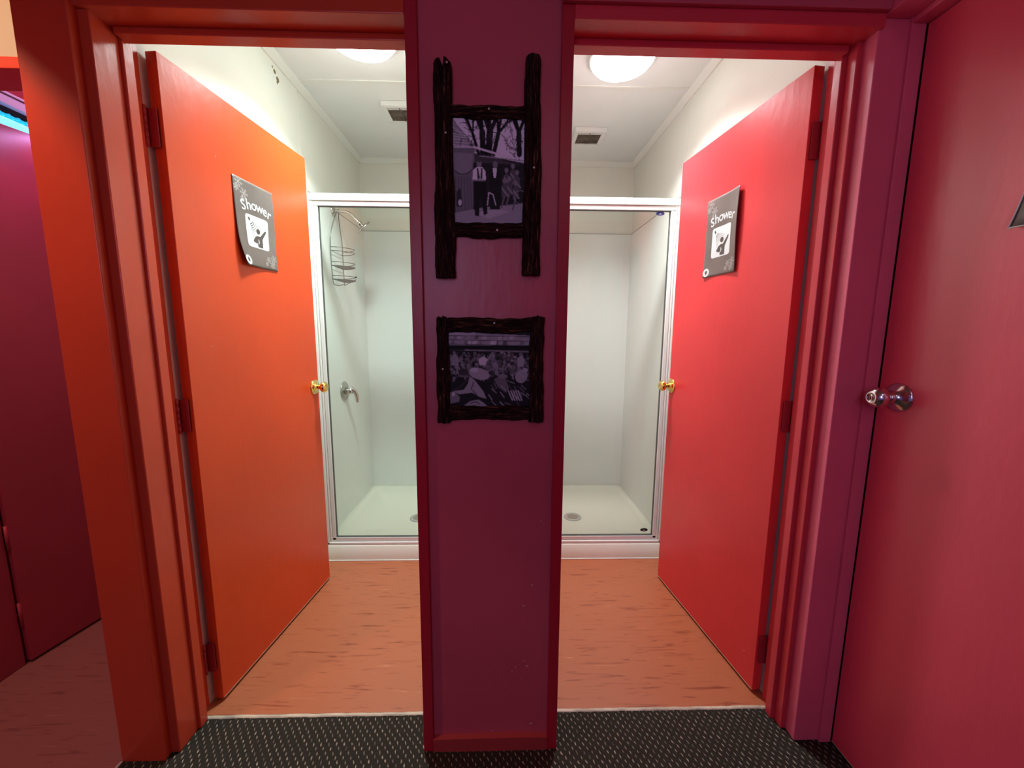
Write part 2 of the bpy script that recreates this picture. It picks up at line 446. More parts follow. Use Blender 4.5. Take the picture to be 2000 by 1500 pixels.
# corridor ceiling, passage on the left
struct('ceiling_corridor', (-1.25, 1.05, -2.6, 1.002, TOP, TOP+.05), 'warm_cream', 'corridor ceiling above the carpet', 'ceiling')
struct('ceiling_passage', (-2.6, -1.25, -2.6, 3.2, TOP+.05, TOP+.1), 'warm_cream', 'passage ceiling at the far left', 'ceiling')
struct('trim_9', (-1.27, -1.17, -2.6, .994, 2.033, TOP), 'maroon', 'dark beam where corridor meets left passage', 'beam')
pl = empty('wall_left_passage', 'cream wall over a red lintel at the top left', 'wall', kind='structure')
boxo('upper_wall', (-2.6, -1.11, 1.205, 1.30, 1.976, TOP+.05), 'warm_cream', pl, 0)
boxo('lintel', (-2.6, -1.11, 1.197, 1.305, 1.948, 1.978), 'orange_frame', pl, .002)
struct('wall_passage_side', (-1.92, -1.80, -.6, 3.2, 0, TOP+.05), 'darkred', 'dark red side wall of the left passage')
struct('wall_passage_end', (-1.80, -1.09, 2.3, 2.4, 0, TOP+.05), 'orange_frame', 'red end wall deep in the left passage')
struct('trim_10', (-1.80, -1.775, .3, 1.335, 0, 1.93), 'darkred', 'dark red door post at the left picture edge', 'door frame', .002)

# ------------------------------------------------------------------ doors
def ball_knob(parent, c, n, name_m, big=False):
    """rose, neck and knob turned about the normal n"""
    bm = bmesh.new()
    lathe(bm, [(0, .034), (.002, .034), (.005, .031), (.007, .024), (.011, .014), (.018, .0115)], c, n, 32)
    k = obj('knob_rose', bm, name_m, parent, True)
    bm = bmesh.new()
    lathe(bm, [(.014, .0105), (.026, .0105), (.030, .013), (.034, .0195), (.040, .0240), (.046, .0250), (.052, .0230), (.057, .0180),
               (.0585, .0120), (.0570, .0090), (.0565, 0)], c, n, 32)
    return obj('door_knob', bm, name_m, parent, True)
def hinge(parent, px, py, z, ux, uy, side):
    h = bpy.data.objects.new('hinge', None); C.objects.link(h); h.parent = parent
    bm = bmesh.new()
    for k in range(5):
        lathe(bm, [(0, .0052), (.0185, .0052)], (px, py, z-.050+.0202*k), (0, 0, 1), 12)
    lathe(bm, [(-.054, 0), (-.053, .004), (-.050, .0045), (.052, .0045), (.054, .003), (.055, 0)], (px, py, z), (0, 0, 1), 10)
    obj('knuckle', bm, 'hinge', h, True)
    bm = bmesh.new()   # plate let into the door edge, facing the corridor
    xs = sorted((px, px + side*.026)); box(bm, xs[0], xs[1], py+.0075, py+.0105, z-.05, z+.05)
    for dz in (-.036, 0, .036):
        lathe(bm, [(0, .0034), (.0016, .0028)], (px+side*(.012 if dz else .018), py+.0075, z+dz), (0, -1, 0), 10)
    obj('hinge_plate', bm, 'hinge', h, bevel=.0006)
    bm = bmesh.new()   # plate on the frame
    xs = sorted((px - side*.002, px - side*.006)); box(bm, xs[0], xs[1], py-.028, py, z-.05, z+.05)
    obj('hinge_plate', bm, 'hinge', h, bevel=.0006)
    return h
def open_door(name, label, A, B, H, m, thick_side, knob_s, knob_z, hinge_x):
    A, B = Vector((*A, 0)), Vector((*B, 0))
    u = (B-A).normalized(); n = Vector((u.y, -u.x, 0))
    if thick_side > 0: n = -n          # n points into the doorway (the seen face)
    d = empty(name, label, 'door', kind='structure')
    bm = bmesh.new(); T = .032; z0, z1 = .012, H
    pts = [A, B, B - n*T, A - n*T]
    lo = [bm.verts.new((p.x, p.y, z0)) for p in pts]; hi = [bm.verts.new((p.x, p.y, z1)) for p in pts]
    bm.faces.new(lo); bm.faces.new(hi)
    for i in range(4): bm.faces.new((lo[i], lo[(i+1) % 4], hi[(i+1) % 4], hi[i]))
    lf = obj('door_leaf', bm, m, d, bevel=.0015)
    # bare timber bottom edge strip
    bm = bmesh.new()
    a, b = A + u*.004 + n*.0006, B - u*.004 + n*.0006
    q = [(a, .0115), (b, .0115), (b, .0150), (a, .0150)]
    f1 = [bm.verts.new((p.x, p.y, z)) for p, z in q]; f2 = [bm.verts.new((p.x-n.x*.004, p.y-n.y*.004, z)) for p, z in q]
    bm.faces.new(f1); bm.faces.new(f2)
    for i in range(4): bm.faces.new((f1[i], f1[(i+1) % 4], f2[(i+1) % 4], f2[i]))
    o = obj('pale_edge', bm, 'fleece', d); o['label'] = 'bare timber showing along bottom edge'
    K = A + u*knob_s; ball_knob(d, (K.x, K.y, knob_z), n, 'brass')
    K2 = K - n*(T+.0002); ball_knob(d, (K2.x, K2.y, knob_z), -n, 'brass')
    for z in (1.79, .984, .17): hinge(d, hinge_x, 1.158, z, 0, 0, -thick_side*-1 if False else (1 if thick_side < 0 else -1))
    return d, A, u, n
DL = open_door('door_1', 'orange-red door of the left shower, swung open into the room', (-.9345, 1.1715), (-.8645, 1.822), 1.985, 'orange', -1, .624, .984, -.9705)
DR = open_door('door_2', 'bright red door of the right shower, swung open into the room', (.8715, 1.1700), (.7975, 1.812), 1.988, 'red', 1, .628, .995, .9055)
for (s_, z, r) in ((.17, 1.79, 2), (.46, 1.79, 1.4), (.17, 1.395, 1.4), (.09, 1.19, 1.6), (.52, 1.65, 1.2), (.3, 1.2, 1.0)):
    P = DL[1] + DL[2]*s_ + DL[3]*.0002; bm = bmesh.new()
    lathe(bm, [(0, .001*r), (.0004, .0006*r)], (P.x, P.y, z), DL[3], 8); obj('paint_chip', bm, 'chip', DL[0])
for (s_, z, r) in ((.40, .62, 1.4), (.05, .12, 2.5), (.3, 1.32, 1.0)):
    P = DR[1] + DR[2]*s_ + DR[3]*.0002; bm = bmesh.new()
    lathe(bm, [(0, .001*r), (.0004, .0006*r)], (P.x, P.y, z), DR[3], 8); obj('paint_chip', bm, 'chip', DR[0])

# closed door on the right
d3 = empty('door_3', 'closed rose-red door filling the right edge, steel knob', 'door', kind='structure')
boxo('door_leaf', (1.011, 1.046, .18, 1.0025, .008, 1.976), 'rose', d3, .002)
o = boxo('pale_edge', (1.0102, 1.013, .18, 1.002, .0075, .0115), 'fleece', d3, 0); o['label'] = 'pale strip along bottom edge'  # thin pale strip along the foot of the closed door
bm = bmesh.new(); kc = (1.011, .949, 1.083); kn = (-1, 0, 0)
lathe(bm, [(0, .037), (.002, .037), (.0045, .0355), (.008, .030), (.013, .0215), (.018, .0155), (.026, .0130), (.030, .0125)], kc, kn, 40)
obj('knob_rose', bm, 'satin', d3, True)
bm = bmesh.new()
lathe(bm, [(.028, .0118), (.031, .0135), (.034, .0165), (.040, .0215), (.047, .0252), (.054, .0262), (.061, .0250), (.067, .0215), (.0715, .0165),
           (.0735, .0125), (.0725, .0105), (.0700, .0095), (.0700, 0)], kc, kn, 40)
kb = obj('door_knob', bm, 'satin', d3, True)
bm = bmesh.new()
lathe(bm, [(.0702, .0078), (.0722, .0074), (.0724, .0)], kc, kn, 24)
kh = obj('keyhole_plug', bm, 'chrome', kb, True)
bm = bmesh.new(); box(bm, 1.011-.0732, 1.011-.0722, .9482, .9498, 1.0785, 1.0875); obj('key_slot', bm, 'black', kb)

# door leaf in the left passage
d4 = empty('door_4', 'dark red door leaf standing open in the left passage', 'door', kind='structure')
bm = bmesh.new()
A, B = Vector((-1.762, 1.340)), Vector((-1.640, 2.06)); t = (B-A).normalized(); nn = Vector((-t.y, t.x))
pp = [A, B, B+nn*.035, A+nn*.035]
lo = [bm.verts.new((*p, .010)) for p in pp]; hi = [bm.verts.new((*p, 1.945)) for p in pp]
bm.faces.new(lo); bm.faces.new(hi)
for i in range(4): bm.faces.new((lo[i], lo[(i+1) % 4], hi[(i+1) % 4], hi[i]))
obj('door_leaf', bm, 'darkred', d4, bevel=.0015)
for z in (.20, .50, 1.6):
    bm = bmesh.new(); lathe(bm, [(-.045, .005), (.045, .005)], (-1.768, 1.338, z), (0, 0, 1), 10); obj('hinge', bm, 'hinge', d4, True)
P = A + t*.25
bm = bmesh.new()
lathe(bm, [(0, .006), (.004, .006), (.006, .004), (.014, .004), (.017, .006), (.019, 0)], (P.x, P.y, 1.475), (t.y, -t.x, 0), 12)
o = obj('wall_peg', bm, 'trimwhite', d4, True); o['label'] = 'small white peg near the edge'

# LED strip in passage
led = empty('led_strip', 'glowing cyan LED strip below a lilac lit soffit at top left', 'light', (-1.77, 1.6, 1.97))
boxo('soffit_board', (-1.80, -1.750, 1.0, 2.29, 2.026, 2.056), 'lilac', led, .001)
boxo('soffit_lip', (-1.80, -1.746, 1.0, 2.29, 2.060, 2.068), 'lilac', led, .001)
boxo('channel', (-1.80, -1.775, 1.0, 2.29, 2.004, 2.026), 'black', led, .001)
boxo('tube', (-1.80, -1.752, 1.0, 2.29, 1.968, 1.980), 'cyan', led, .004)
bm = bmesh.new()
for k in range(90):
    y = 1.02 + k*.014; lathe(bm, [(0, .0055), (.008, .004)], (-1.768, y, 1.991 + (k % 2)*.005), (1, 0, 0), 6)
    box(bm, -1.80, -1.768, y-.0055, y+.0055, 1.983, 2.000)
o = obj('led_chips', bm, 'cyan_chip', led); o['kind'] = 'stuff'
cleanup_parent(led)

# ------------------------------------------------------------------ shower cubicles
def rrect(x0, x1, y0, y1, r, n=6):
    pts = []
    for cx, cy, a in ((x1-r, y1-r, 0), (x0+r, y1-r, 90), (x0+r, y0+r, 180), (x1-r, y0+r, 270)):
        for k in range(n+1):
            t = R(a + 90*k/n); pts.append((cx+r*math.cos(t), cy+r*math.sin(t)))
    return pts
def cubicle(side):
    a, b = (XL, -.08) if side == 'left' else (.02, XR)
    wx, sg = (XL, 1) if side == 'left' else (XR, -1)
    c = empty('shower_cubicle', 'white framed glass shower cubicle in the %s room' % side, 'shower', (0, 0, 0), 'shower cubicles')
    # tray: outer body with dished floor
    bm = bmesh.new(); x0, x1, y0, y1 = a+.002, b-.002, 1.978, YB-.002
    outer0 = [(x0, y0, .002), (x1, y0, .002), (x1, y1, .002), (x0, y1, .002)]
    loops = [rrect(x0, x1, y0, y1, .004), rrect(x0+.002, x1-.002, y0+.002, y1-.002, .006),
             rrect(x0+.045, x1-.045, y0+.05, y1-.055, .05), rrect(x0+.062, x1-.062, y0+.065, y1-.075, .05),
             rrect(x0+.30, x1-.30, y0+.30, y1-.40, .05)]
    zs = [.002, None, .0905, .068, .060]
    rings = [[bm.verts.new((x, y, .002)) for x, y in loops[0]], [bm.verts.new((x, y, .084)) for x, y in loops[0]],
             [bm.verts.new((x, y, .0905)) for x, y in rrect(x0+.006, x1-.006, y0+.006, y1-.006, .006)]]
    for lp, z in ((loops[2], .0905), (loops[3], .068), (loops[4], .060)):
        rings.append([bm.verts.new((x, y, z)) for x, y in lp])
    for Ra, Rb in zip(rings, rings[1:]):
        for i in range(len(Ra)):
            j = (i+1) % len(Ra); bm.faces.new((Ra[i], Ra[j], Rb[j], Rb[i]))
    bm.faces.new(rings[-1]); bm.faces.new(rings[0])
    tr = obj('shower_tray', bm, 'tray', c, True)
    md = tr.modifiers.new('es', 'EDGE_SPLIT'); md.split_angle = R(50)
    dx = .456 if side == 'right' else -.530
    bm = bmesh.new(); lathe(bm, [(0, .056), (.003, .055), (.0045, .050), (.0035, .042), (.0035, .038)], (dx, 2.347, .0605), (0, 0, 1), 36)
    dr = obj('drain_ring', bm, 'drain', tr, True)
    bm = bmesh.new(); lathe(bm, [(0, .040), (.003, .040), (.0042, .030), (.0045, 0)], (dx, 2.347, .0605), (0, 0, 1), 32)
    obj('drain_grate', bm, 'drainin', tr, True)
    # wall liner: three acrylic sheets
    zt = 1.925
    boxo('liner_panel', (a+.001, b-.001, YB-.008, YB-.001, .088, zt), 'liner', c, .001)
    xs = sorted((wx+.001*sg, wx+.008*sg)); boxo('liner_panel', (xs[0], xs[1], 2.045, YB-.008, .088, zt), 'liner', c, .001)
    ox, os_ = (b, -1) if side == 'left' else (a, 1)
    xs = sorted((ox+.001*os_, ox+.008*os_)); boxo('liner_panel', (xs[0], xs[1], 2.045, YB-.008, .088, zt), 'liner', c, .001)
    boxo('liner_cap', (a+.001, b-.001, YB-.0105, YB-.001, zt, zt+.004), 'drain', c, .0005)
    xs = sorted((wx+.001*sg, wx+.0105*sg)); boxo('liner_cap', (xs[0], xs[1], 2.045, YB-.010, zt, zt+.004), 'drain', c, .0005)
    # bead where tray meets liner
    # frame
    YS = 1.986
    boxo('top_rail', (a+.001, b-.001, YS-.006, YS+.034, 1.864, 1.897), 'alu', c, .003)
    boxo('door_top_rail', (a+.04, b-.04, YS, YS+.026, 1.841, 1.862), 'alu', c, .002)
    boxo('gasket', (a+.04, b-.04, YS+.004, YS+.02, 1.8385, 1.841), 'groove', c, 0)
    boxo('gasket', (a+.04, b-.04, YS+.002, YS+.02, 1.862, 1.864), 'groove', c, 0)
    xs = sorted((wx+.001*sg, wx+.045*sg)); boxo('wall_post', (xs[0], xs[1], YS-.004, YS+.032, .088, 1.864), 'alu', c, .003)
    xs = sorted((wx+.047*sg, wx+.056*sg)); boxo('wall_post', (xs[0], xs[1], YS-.001, YS+.03, .088, 1.864), 'alu', c, .002)
    xs = sorted((wx+.0575*sg, wx+.078*sg)); boxo('door_post', (xs[0], xs[1], YS+.002, YS+.026, .115, 1.842), 'alu', c, .003)
    xs = sorted((wx+.078*sg, wx+.0805*sg)); boxo('gasket', (xs[0], xs[1], YS+.006, YS+.02, .13, 1.8385), 'groove', c, 0)
    boxo('bottom_rail', (a+.001, b-.001, YS-.004, YS+.034, .0915, .106), 'alu', c, .003)
    boxo('door_bottom_rail', (a+.05, b-.03, YS+.002, YS+.026, .108, .130), 'alu', c, .002)
    boxo('gasket', (a+.07, b-.03, YS+.004, YS+.02, .130, .1325), 'groove', c, 0)
    boxo('sealant', (a+.001, b-.001, 1.9735, 1.9785, .001, .006), 'trimwhite', c, .001)
    xs = sorted((wx+.0795*sg, (b-.03) if side == 'left' else (a+.03)))
    gl = boxo('glass_pane', (xs[0], xs[1], YS+.011, YS+.015, .128, 1.842), 'glass', c, 0)
    if side == 'right':
        for x, z, mm, n_ in ((.781, 1.829, 'blue', 'blue oval sticker'), (.787, .160, 'black', 'black oval sticker')):
            bm = bmesh.new(); n = 24
            f = [bm.verts.new((x+.0215*math.cos(2*math.pi*k/n), YS+.0105, z+.0095*math.sin(2*math.pi*k/n))) for k in range(n)]
            g = [bm.verts.new((v.co.x, v.co.y-.0004, v.co.z)) for v in f]
            bm.faces.new(f); bm.faces.new(g)
            for k in range(n): bm.faces.new((f[k], f[(k+1) % n], g[(k+1) % n], g[k]))
            s_ = obj('sticker', bm, mm, gl); s_['label'] = n_
            bm = bmesh.new()
            p = [(x-.011, z-.002), (x-.003, z-.002), (x, z+.004), (x+.003, z-.002), (x+.011, z-.002), (x+.004, z-.0045), (x-.004, z-.0045)]
            bm.faces.new([bm.verts.new((u, YS+.0098, v)) for u, v in p]); s2 = obj('sticker_mark', bm, 'white', gl)
    return c
CL = cubicle('left'); CR = cubicle('right')
CL['label'] = 'white framed shower cubicle with steel shower fittings, left room'
CR['label'] = 'white framed shower cubicle with oval stickers on glass, right room'

# ------------------------------------------------------------------ lamps and vents
for s, x, y, mm in (('left', -.557, 1.693, 'lampL'), ('right', .500, 1.784, 'lampR')):
    l = empty('ceiling_lamp', 'round white dome lamp on the %s shower ceiling' % s, 'lamp', (x, y, ZC), 'shower ceiling lamps')
    bm = bmesh.new(); lathe(bm, [(-.016, .120), (-.016, .136), (-.012, .140), (0, .140)], (0, 0, 0), (0, 0, 1), 48); obj('lamp_base', bm, 'trimwhite', l, True)
    bm = bmesh.new(); lathe(bm, [(-.010, .131), (-.018, .131), (-.030, .122), (-.041, .102), (-.050, .070), (-.054, .035), (-.055, 0)], (0, 0, 0), (0, 0, 1), 48)
    obj('lamp_diffuser', bm, mm, l, True)
for s, x0, x1, y0 in (('left', -.620, -.445, 2.135), ('right', .410, .588, 2.350)):
    v = empty('ceiling_vent', 'square white ceiling vent with dusty slats, %s shower' % s, 'vent', ((x0+x1)/2, y0+.09, ZC), 'ceiling vents')
    h = (x1-x0)/2
    bm = bmesh.new()
    for q in ((-h, h, -h, -h+.022), (-h, h, h-.022, h), (-h, -h+.022, -h+.022, h-.022), (h-.022, h, -h+.022, h-.022)):
        box(bm, *q, -.024, -.0005)
    obj('vent_frame', bm, 'vent', v, bevel=.002)
    bm = bmesh.new(); box(bm, -h+.02, h-.02, -h+.02, h-.02, -.006, -.001); obj('vent_back', bm, 'ventdark', v)
    k = 0; yy = -h+.028
    while yy < h-.026:
        bm = bmesh.new(); box(bm, -h+.021, h-.021, yy, yy+.0055, -.021, -.010)
        obj('slat', bm, 'ventdark' if k > 1 else 'vent', v); yy += .0115; k += 1
    bm = bmesh.new(); box(bm, -.002, .002, -h+.02, h-.02, -.0225, -.0205); obj('vent_rib', bm, 'ventdark', v)

# ------------------------------------------------------------------ shower fittings, left room
wx = XL+.008
def part_empty(name, label, loc, parent):
    o = bpy.data.objects.new(name, None); C.objects.link(o); o.parent = parent; o.location = loc; o['label'] = label; return o
sh = part_empty('shower_head', 'chrome shower head on a bent arm', (wx, 2.335, 1.915), CL)
bm = bmesh.new(); lathe(bm, [(0, .029), (.003, .029), (.007, .024), (.012, .014), (.014, .0115)], (0, 0, 0), (1, 0, 0), 28); obj('wall_flange', bm, 'chrome', sh, True)
bm = bmesh.new(); tube(bm, smoothpts([(.004, 0, .0), (.04, 0, .001), (.075, 0, -.002), (.10, 0, -.015), (.128, 0, -.043), (.142, 0, -.060)], 5), .0085, 12); obj('shower_arm', bm, 'chrome', sh, True)
d_ = Vector((.62, .38, -.68)).normalized(); c0 = Vector((.140, 0, -.058))
bm = bmesh.new(); lathe(bm, [(0, .010), (.004, .0135), (.016, .0135), (.020, .010), (.024, .013), (.027, .022), (.031, .042), (.034, .049), (.040, .049), (.0415, .046), (.0415, 0)], c0, d_, 32)
obj('spray_head', bm, 'chrome', sh, True)

cd = empty('shower_caddy', 'wire shower caddy with three tapering shelves hanging from the arm', 'caddy', (XL+.018, 2.335, 1.50))
def W(name, pts, r=.0020, closed=False, parent=cd):
    bm = bmesh.new(); tube(bm, pts, r, 6, closed); return obj(name, bm, 'wire', parent, True)
Z0 = 1.50
W('hanger_wire', smoothpts([(.004, -.080, .020), (.001, -.082, .10), (.001, -.080, .25), (.004, -.045, .34), (.016, -.008, .412), (.022, 0, .427),
                           (.016, .010, .412), (.004, .048, .34), (.001, .080, .25), (.001, .082, .10), (.004, .080, .012)], 6))
W('bottom_wire', smoothpts([(.004, -.080, .02), (.006, -.074, .002), (.02, -.055, -.004), (.04, -.03, .006)], 5))
W('bottom_wire', [(.004, .08, .012), (.095, .020, .040)])
for zz, dens in ((.185, 0), (.105, 7), (.030, 7)):
    sf = bpy.data.objects.new('wire_shelf', None); C.objects.link(sf); sf.parent = cd; sf.location = (0, 0, zz)
    def half(z, dep): return smoothpts([(0, -.078, z), (dep*.45, -.070, z), (dep*.85, -.030, z), (dep, 0, z), (dep*.85, .030, z), (dep*.45, .070, z), (0, .078, z)], 5)
    W('shelf_rim', half(0, .100), .0019, parent=sf)
    W('shelf_rim', half(.020, .100), .0019, parent=sf)
    W('shelf_back', [(0, -.080, 0), (0, .080, 0)], .0014, parent=sf)
    if dens:
        bm = bmesh.new()
        for k in range(13):
            y = -.072+.012*k; dd = .100*math.sqrt(max(0, 1-(abs(y)/.080)**1.7))
            tube(bm, [(0, y, 0), (dd, y, 0)], .0011, 5)
        o = obj('shelf_grid', bm, 'wire', sf)
bm = bmesh.new(); lathe(bm, [(0, .005), (.006, .004), (.010, 0)], (.10, 0, .05), (1, 0, .2), 10); obj('end_cap', bm, 'black', cd, True)

mx = part_empty('shower_mixer', 'round steel mixer plate with curved lever', (wx, 2.365, .876), CL)
bm = bmesh.new(); lathe(bm, [(0, .060), (.003, .060), (.006, .056), (.009, .030)], (0, 0, 0), (1, 0, 0), 36); obj('mixer_plate', bm, mat('brushed_steel', (.50, .50, .46), .3, 1), mx, True)
bm = bmesh.new(); lathe(bm, [(.006, .021), (.030, .020), (.044, .018), (.050, .014), (.053, 0)], (0, 0, 0), (1, 0, 0), 28); obj('mixer_body', bm, 'chrome', mx, True)
bm = bmesh.new(); tube(bm, smoothpts([(.034, .0, .012), (.048, .006, .010), (.062, .014, -.012), (.068, .020, -.040), (.066, .024, -.062), (.068, .026, -.074)], 5),
                       [.014]*5+[.0135]*5+[.0125]*5+[.0105]*5+[.009]*5+[.006], 10)
obj('mixer_lever', bm, 'chrome', mx, True)
# small scuffs of missing paint high on the left wall
bm = bmesh.new()
for y, z, r in ((1.835, 2.335, .010), (1.855, 2.315, .012), (1.82, 2.345, .005), (1.85, 2.30, .006)):
    lathe(bm, [(0, r), (.0006, r*.5)], (XL, y, z), (1, 0, 0), 6)
o = obj('paint_scuff', bm, mat('brown_scuff', (.20, .14, .07), .8)); o.parent = bpy.data.objects['wall_left']

# ------------------------------------------------------------------ posters
def fan(bm, pts):
    bm.faces.new([bm.verts.new(p) for p in pts])
def font_outline(ch):
    cu = bpy.data.curves.new('t', 'FONT'); cu.body = ch; cu.size = 1; cu.offset = .012; cu.resolution_u = 3
    cu.align_x = 'CENTER'
    ob = bpy.data.objects.new('t', cu); C.objects.link(ob)
    dg = bpy.context.evaluated_depsgraph_get(); me = ob.evaluated_get(dg).to_mesh()
    vs = [tuple(v.co) for v in me.vertices]; fs = [tuple(p.vertices) for p in me.polygons]
    ob.to_mesh_clear() if False else None
    bpy.data.objects.remove(ob); bpy.data.curves.remove(cu)
    return vs, fs
LET = {c: font_outline(c) for c in 'Showe' + 'r'}
def poster(label, O, U, N, Wd, Hd, curl):
    """O: bottom-left corner, U: unit reading direction, N: unit normal"""
    p = empty('shower_sign', label, 'sign', O, 'shower signs on the open doors')
    U = Vector(U); N = Vector(N); Z = Vector((0, 0, 1))
    def P(u, v, off=0):          # v measured downwards from the top
        du, dn = curl(u, v)
        return U*((u+du)*Wd) + Z*((1-v)*Hd) + N*(.0012+dn+off)
    def grid(name, m, off, nu=28, nv=38):
        bm = bmesh.new(); g = [[bm.verts.new(P(i/nu, j/nv, off)) for i in range(nu+1)] for j in range(nv+1)]
        g2 = [[bm.verts.new(P(i/nu, j/nv, off-.0006)) for i in range(nu+1)] for j in range(nv+1)]
        for G in (g, g2):
            for j in range(nv):
                for i in range(nu): bm.faces.new((G[j][i], G[j][i+1], G[j+1][i+1], G[j+1][i]))
        rim = [(0, i) for i in range(nu)] + [(j, nu) for j in range(nv)] + [(nv, i) for i in range(nu, 0, -1)] + [(j, 0) for j in range(nv, 0, -1)]
        for k in range(len(rim)):
            a, b = rim[k], rim[(k+1) % len(rim)]
            bm.faces.new((g[a[0]][a[1]], g[b[0]][b[1]], g2[b[0]][b[1]], g2[a[0]][a[1]]))
        return obj(name, bm, m, p, True)
    grid('sheet', 'paper', 0)
    def tess(bm, pts, off):
        b2 = bmesh.new(); b2.faces.new([b2.verts.new((u, v, 0)) for u, v in pts])
        bmesh.ops.triangulate(b2, faces=b2.faces)
        for _ in range(5):
            es = [e for e in b2.edges if e.calc_length() > .10]
            if not es: break
            bmesh.ops.subdivide_edges(b2, edges=es, cuts=1); bmesh.ops.triangulate(b2, faces=b2.faces)
        mp = {v: bm.verts.new(P(v.co.x, v.co.y, off)) for v in b2.verts}
        for f in b2.faces: bm.faces.new([mp[v] for v in f.verts])
        b2.free()
    def poly(name, pts, m, off=.0004, parent=p):
        bm = bmesh.new(); tess(bm, pts, off); return obj(name, bm, m, parent)
    def polys(name, lst, m, off=.0004):
        bm = bmesh.new()
        for pts in lst: tess(bm, pts, off)
        return obj(name, bm, m, p)
    # word, letters along a shallow arc
    word = 'Shower'; us = [.215, .340, .460, .600, .730, .835]
    for ch, uu in zip(word, us):
        vs, fs = LET[ch]; a = (uu-.52)*-.75; size = .048 if ch == 'S' else .050
        bv = .315 + ((uu-.52)**2)*.38
        bm = bmesh.new(); vv = []
        for x, y, z in vs:
            X = (x*math.cos(a) - y*math.sin(a))*size; Y = (x*math.sin(a) + y*math.cos(a))*size
            vv.append(bm.verts.new(P(uu + X/Wd, bv - Y/Hd, .0006)))
        for f in fs:
            try: bm.faces.new([vv[i] for i in f])
            except ValueError: pass
        obj('letter', bm, 'white', p)
    # white rounded panel
    x0, x1, y0, y1 = .22, .80, .385, .765
    rr = rrect(0, x1-x0, 0, (y1-y0)*Hd/Wd, .055, 5)
    poly('panel', [(x0+a, y0+b*Wd/Hd) for a, b in rr], 'white', .0005)
    def q(a, b): return (x0+(x1-x0)*a, y0+(y1-y0)*b)
    pic = []
    pic.append([q(.53+.085*math.cos(t), .455+.085*math.sin(t)) for t in [2*math.pi*k/16 for k in range(16)]])
    pic.append([q(*c) for c in ((.46, .60), (.70, .60), (.70, .95), (.47, .95), (.46, .80))])
    pic.append([q(*c) for c in ((.46, .60), (.47, .80), (.44, .845), (.30, .82), (.275, .77), (.36, .66))])
    pic.append([q(*c) for c in ((.60, .60), (.835, .375), (.875, .36), (.895, .395), (.88, .43), (.70, .68))])
    pic.append([q(*c) for c in ((.10, .10), (.17, .085), (.205, .16), (.155, .20))])
    poly('figure_head', pic[0], 'ink', .0010); polys('figure_body', pic[1:4], 'ink', .0010); poly('spray_nozzle', pic[4], 'ink', .0010)
    polys('arm_gap', [[q(*c) for c in ((.485, .70), (.53, .72), (.545, .78), (.525, .845), (.485, .86), (.505, .80), (.505, .75))]], 'white', .0014)
    dr = []
    for k in range(9):
        a0 = R(18 + k*7.2)
        for j in range(7):
            d0 = .13 + j*.062; d1 = d0+.03
            if d0 > .40 and 2 < k < 7: continue
            dx, dy = math.cos(a0), math.sin(a0); w_ = .006
            s0, s1 = (.16+d0*dx, .15+d0*dy), (.16+d1*dx, .15+d1*dy)
            dr.append([q(s0[0]-w_*dy, s0[1]+w_*dx), q(s1[0]-w_*dy, s1[1]+w_*dx), q(s1[0]+w_*dy, s1[1]-w_*dx), q(s0[0]+w_*dy, s0[1]-w_*dx)])
    polys('water_drops', dr, 'ink', .0010)['kind'] = 'stuff'
    # pale sprigs in two corners
    def sprig(cu, cv, a0, L, out):
        asp = Wd/Hd
        def line(u, v, a, l, w_):
            dx, dy = math.cos(a), math.sin(a)
            out.append([(u-w_*dy, v+w_*dx*asp), (u+l*dx-w_*.4*dy, v+(l*dy+w_*.4*dx)*asp), (u+l*dx+w_*.4*dy, v+(l*dy-w_*.4*dx)*asp), (u+w_*dy, v-w_*dx*asp)])
        for b in range(6):
            a = a0 + b*math.pi/3; line(cu, cv, a, L, .008)
            for k in (.4, .7):
                for sgn in (-1, 1):
                    line(cu+L*k*math.cos(a), cv+L*k*math.sin(a)*asp, a+sgn*.8, L*.38, .006)
    for a in ((.13, .055, .2, .10), (.07, .125, .5, .065), (.24, .165, .1, .095), (.20, .235, .7, .05), (.90, .855, .3, .085), (.76, .875, .0, .065), (.86, .93, .6, .07), (.70, .93, .2, .045)):
        sp = []; sprig(*a, sp)
        sp = [[(min(max(u, .01), .99), min(max(v, .008), .992)) for u, v in pl_] for pl_ in sp]
        polys('sprig_print', sp, 'pale', .0004)
    # oval emblem bottom left
    poly('emblem', [(.105+.095*math.cos(t), .935+.055*math.sin(t)) for t in [2*math.pi*k/24 for k in range(24)]], 'white', .0006)
    polys('emblem_mark', [[(.105+.035*math.cos(t), .932+.026*math.sin(t)) for t in [2*math.pi*k/8 for k in range(8)]],
                          [(.095, .95), (.115, .95), (.112, .968), (.098, .968)]], 'ink', .0010)
    return p
def curlL(u, v):
    k = max(0, (v-.25)/.75)**1.6*max(0, 1-u/.75)**1.5
    return (.09*k*max(0, v-.72)/.28 + .02*k, .016*k + .0015*math.sin(v*5)**2)
def curlR(u, v):
    k = max(0, (u-.55)/.45)**1.5
    return (-.015*k, .012*k*(.7+.3*math.sin(v*4)) + .004*max(0, v-.8)/.2*max(0, 1-u*3))
A_, u_, n_ = DL[1], DL[2], DL[3]
O = A_ + u_*.228 + n_*.0005; poster('taupe Shower sign with curled corner on the orange-red left door', (O.x, O.y, 1.470), u_, n_, .195, .292, curlL)
A_, u_, n_ = DR[1], DR[2], DR[3]
O = A_ + u_*.440 + n_*.0005; poster('taupe Shower sign on the bright red right door', (O.x, O.y, 1.464), -u_, n_, .192, .296, curlR)

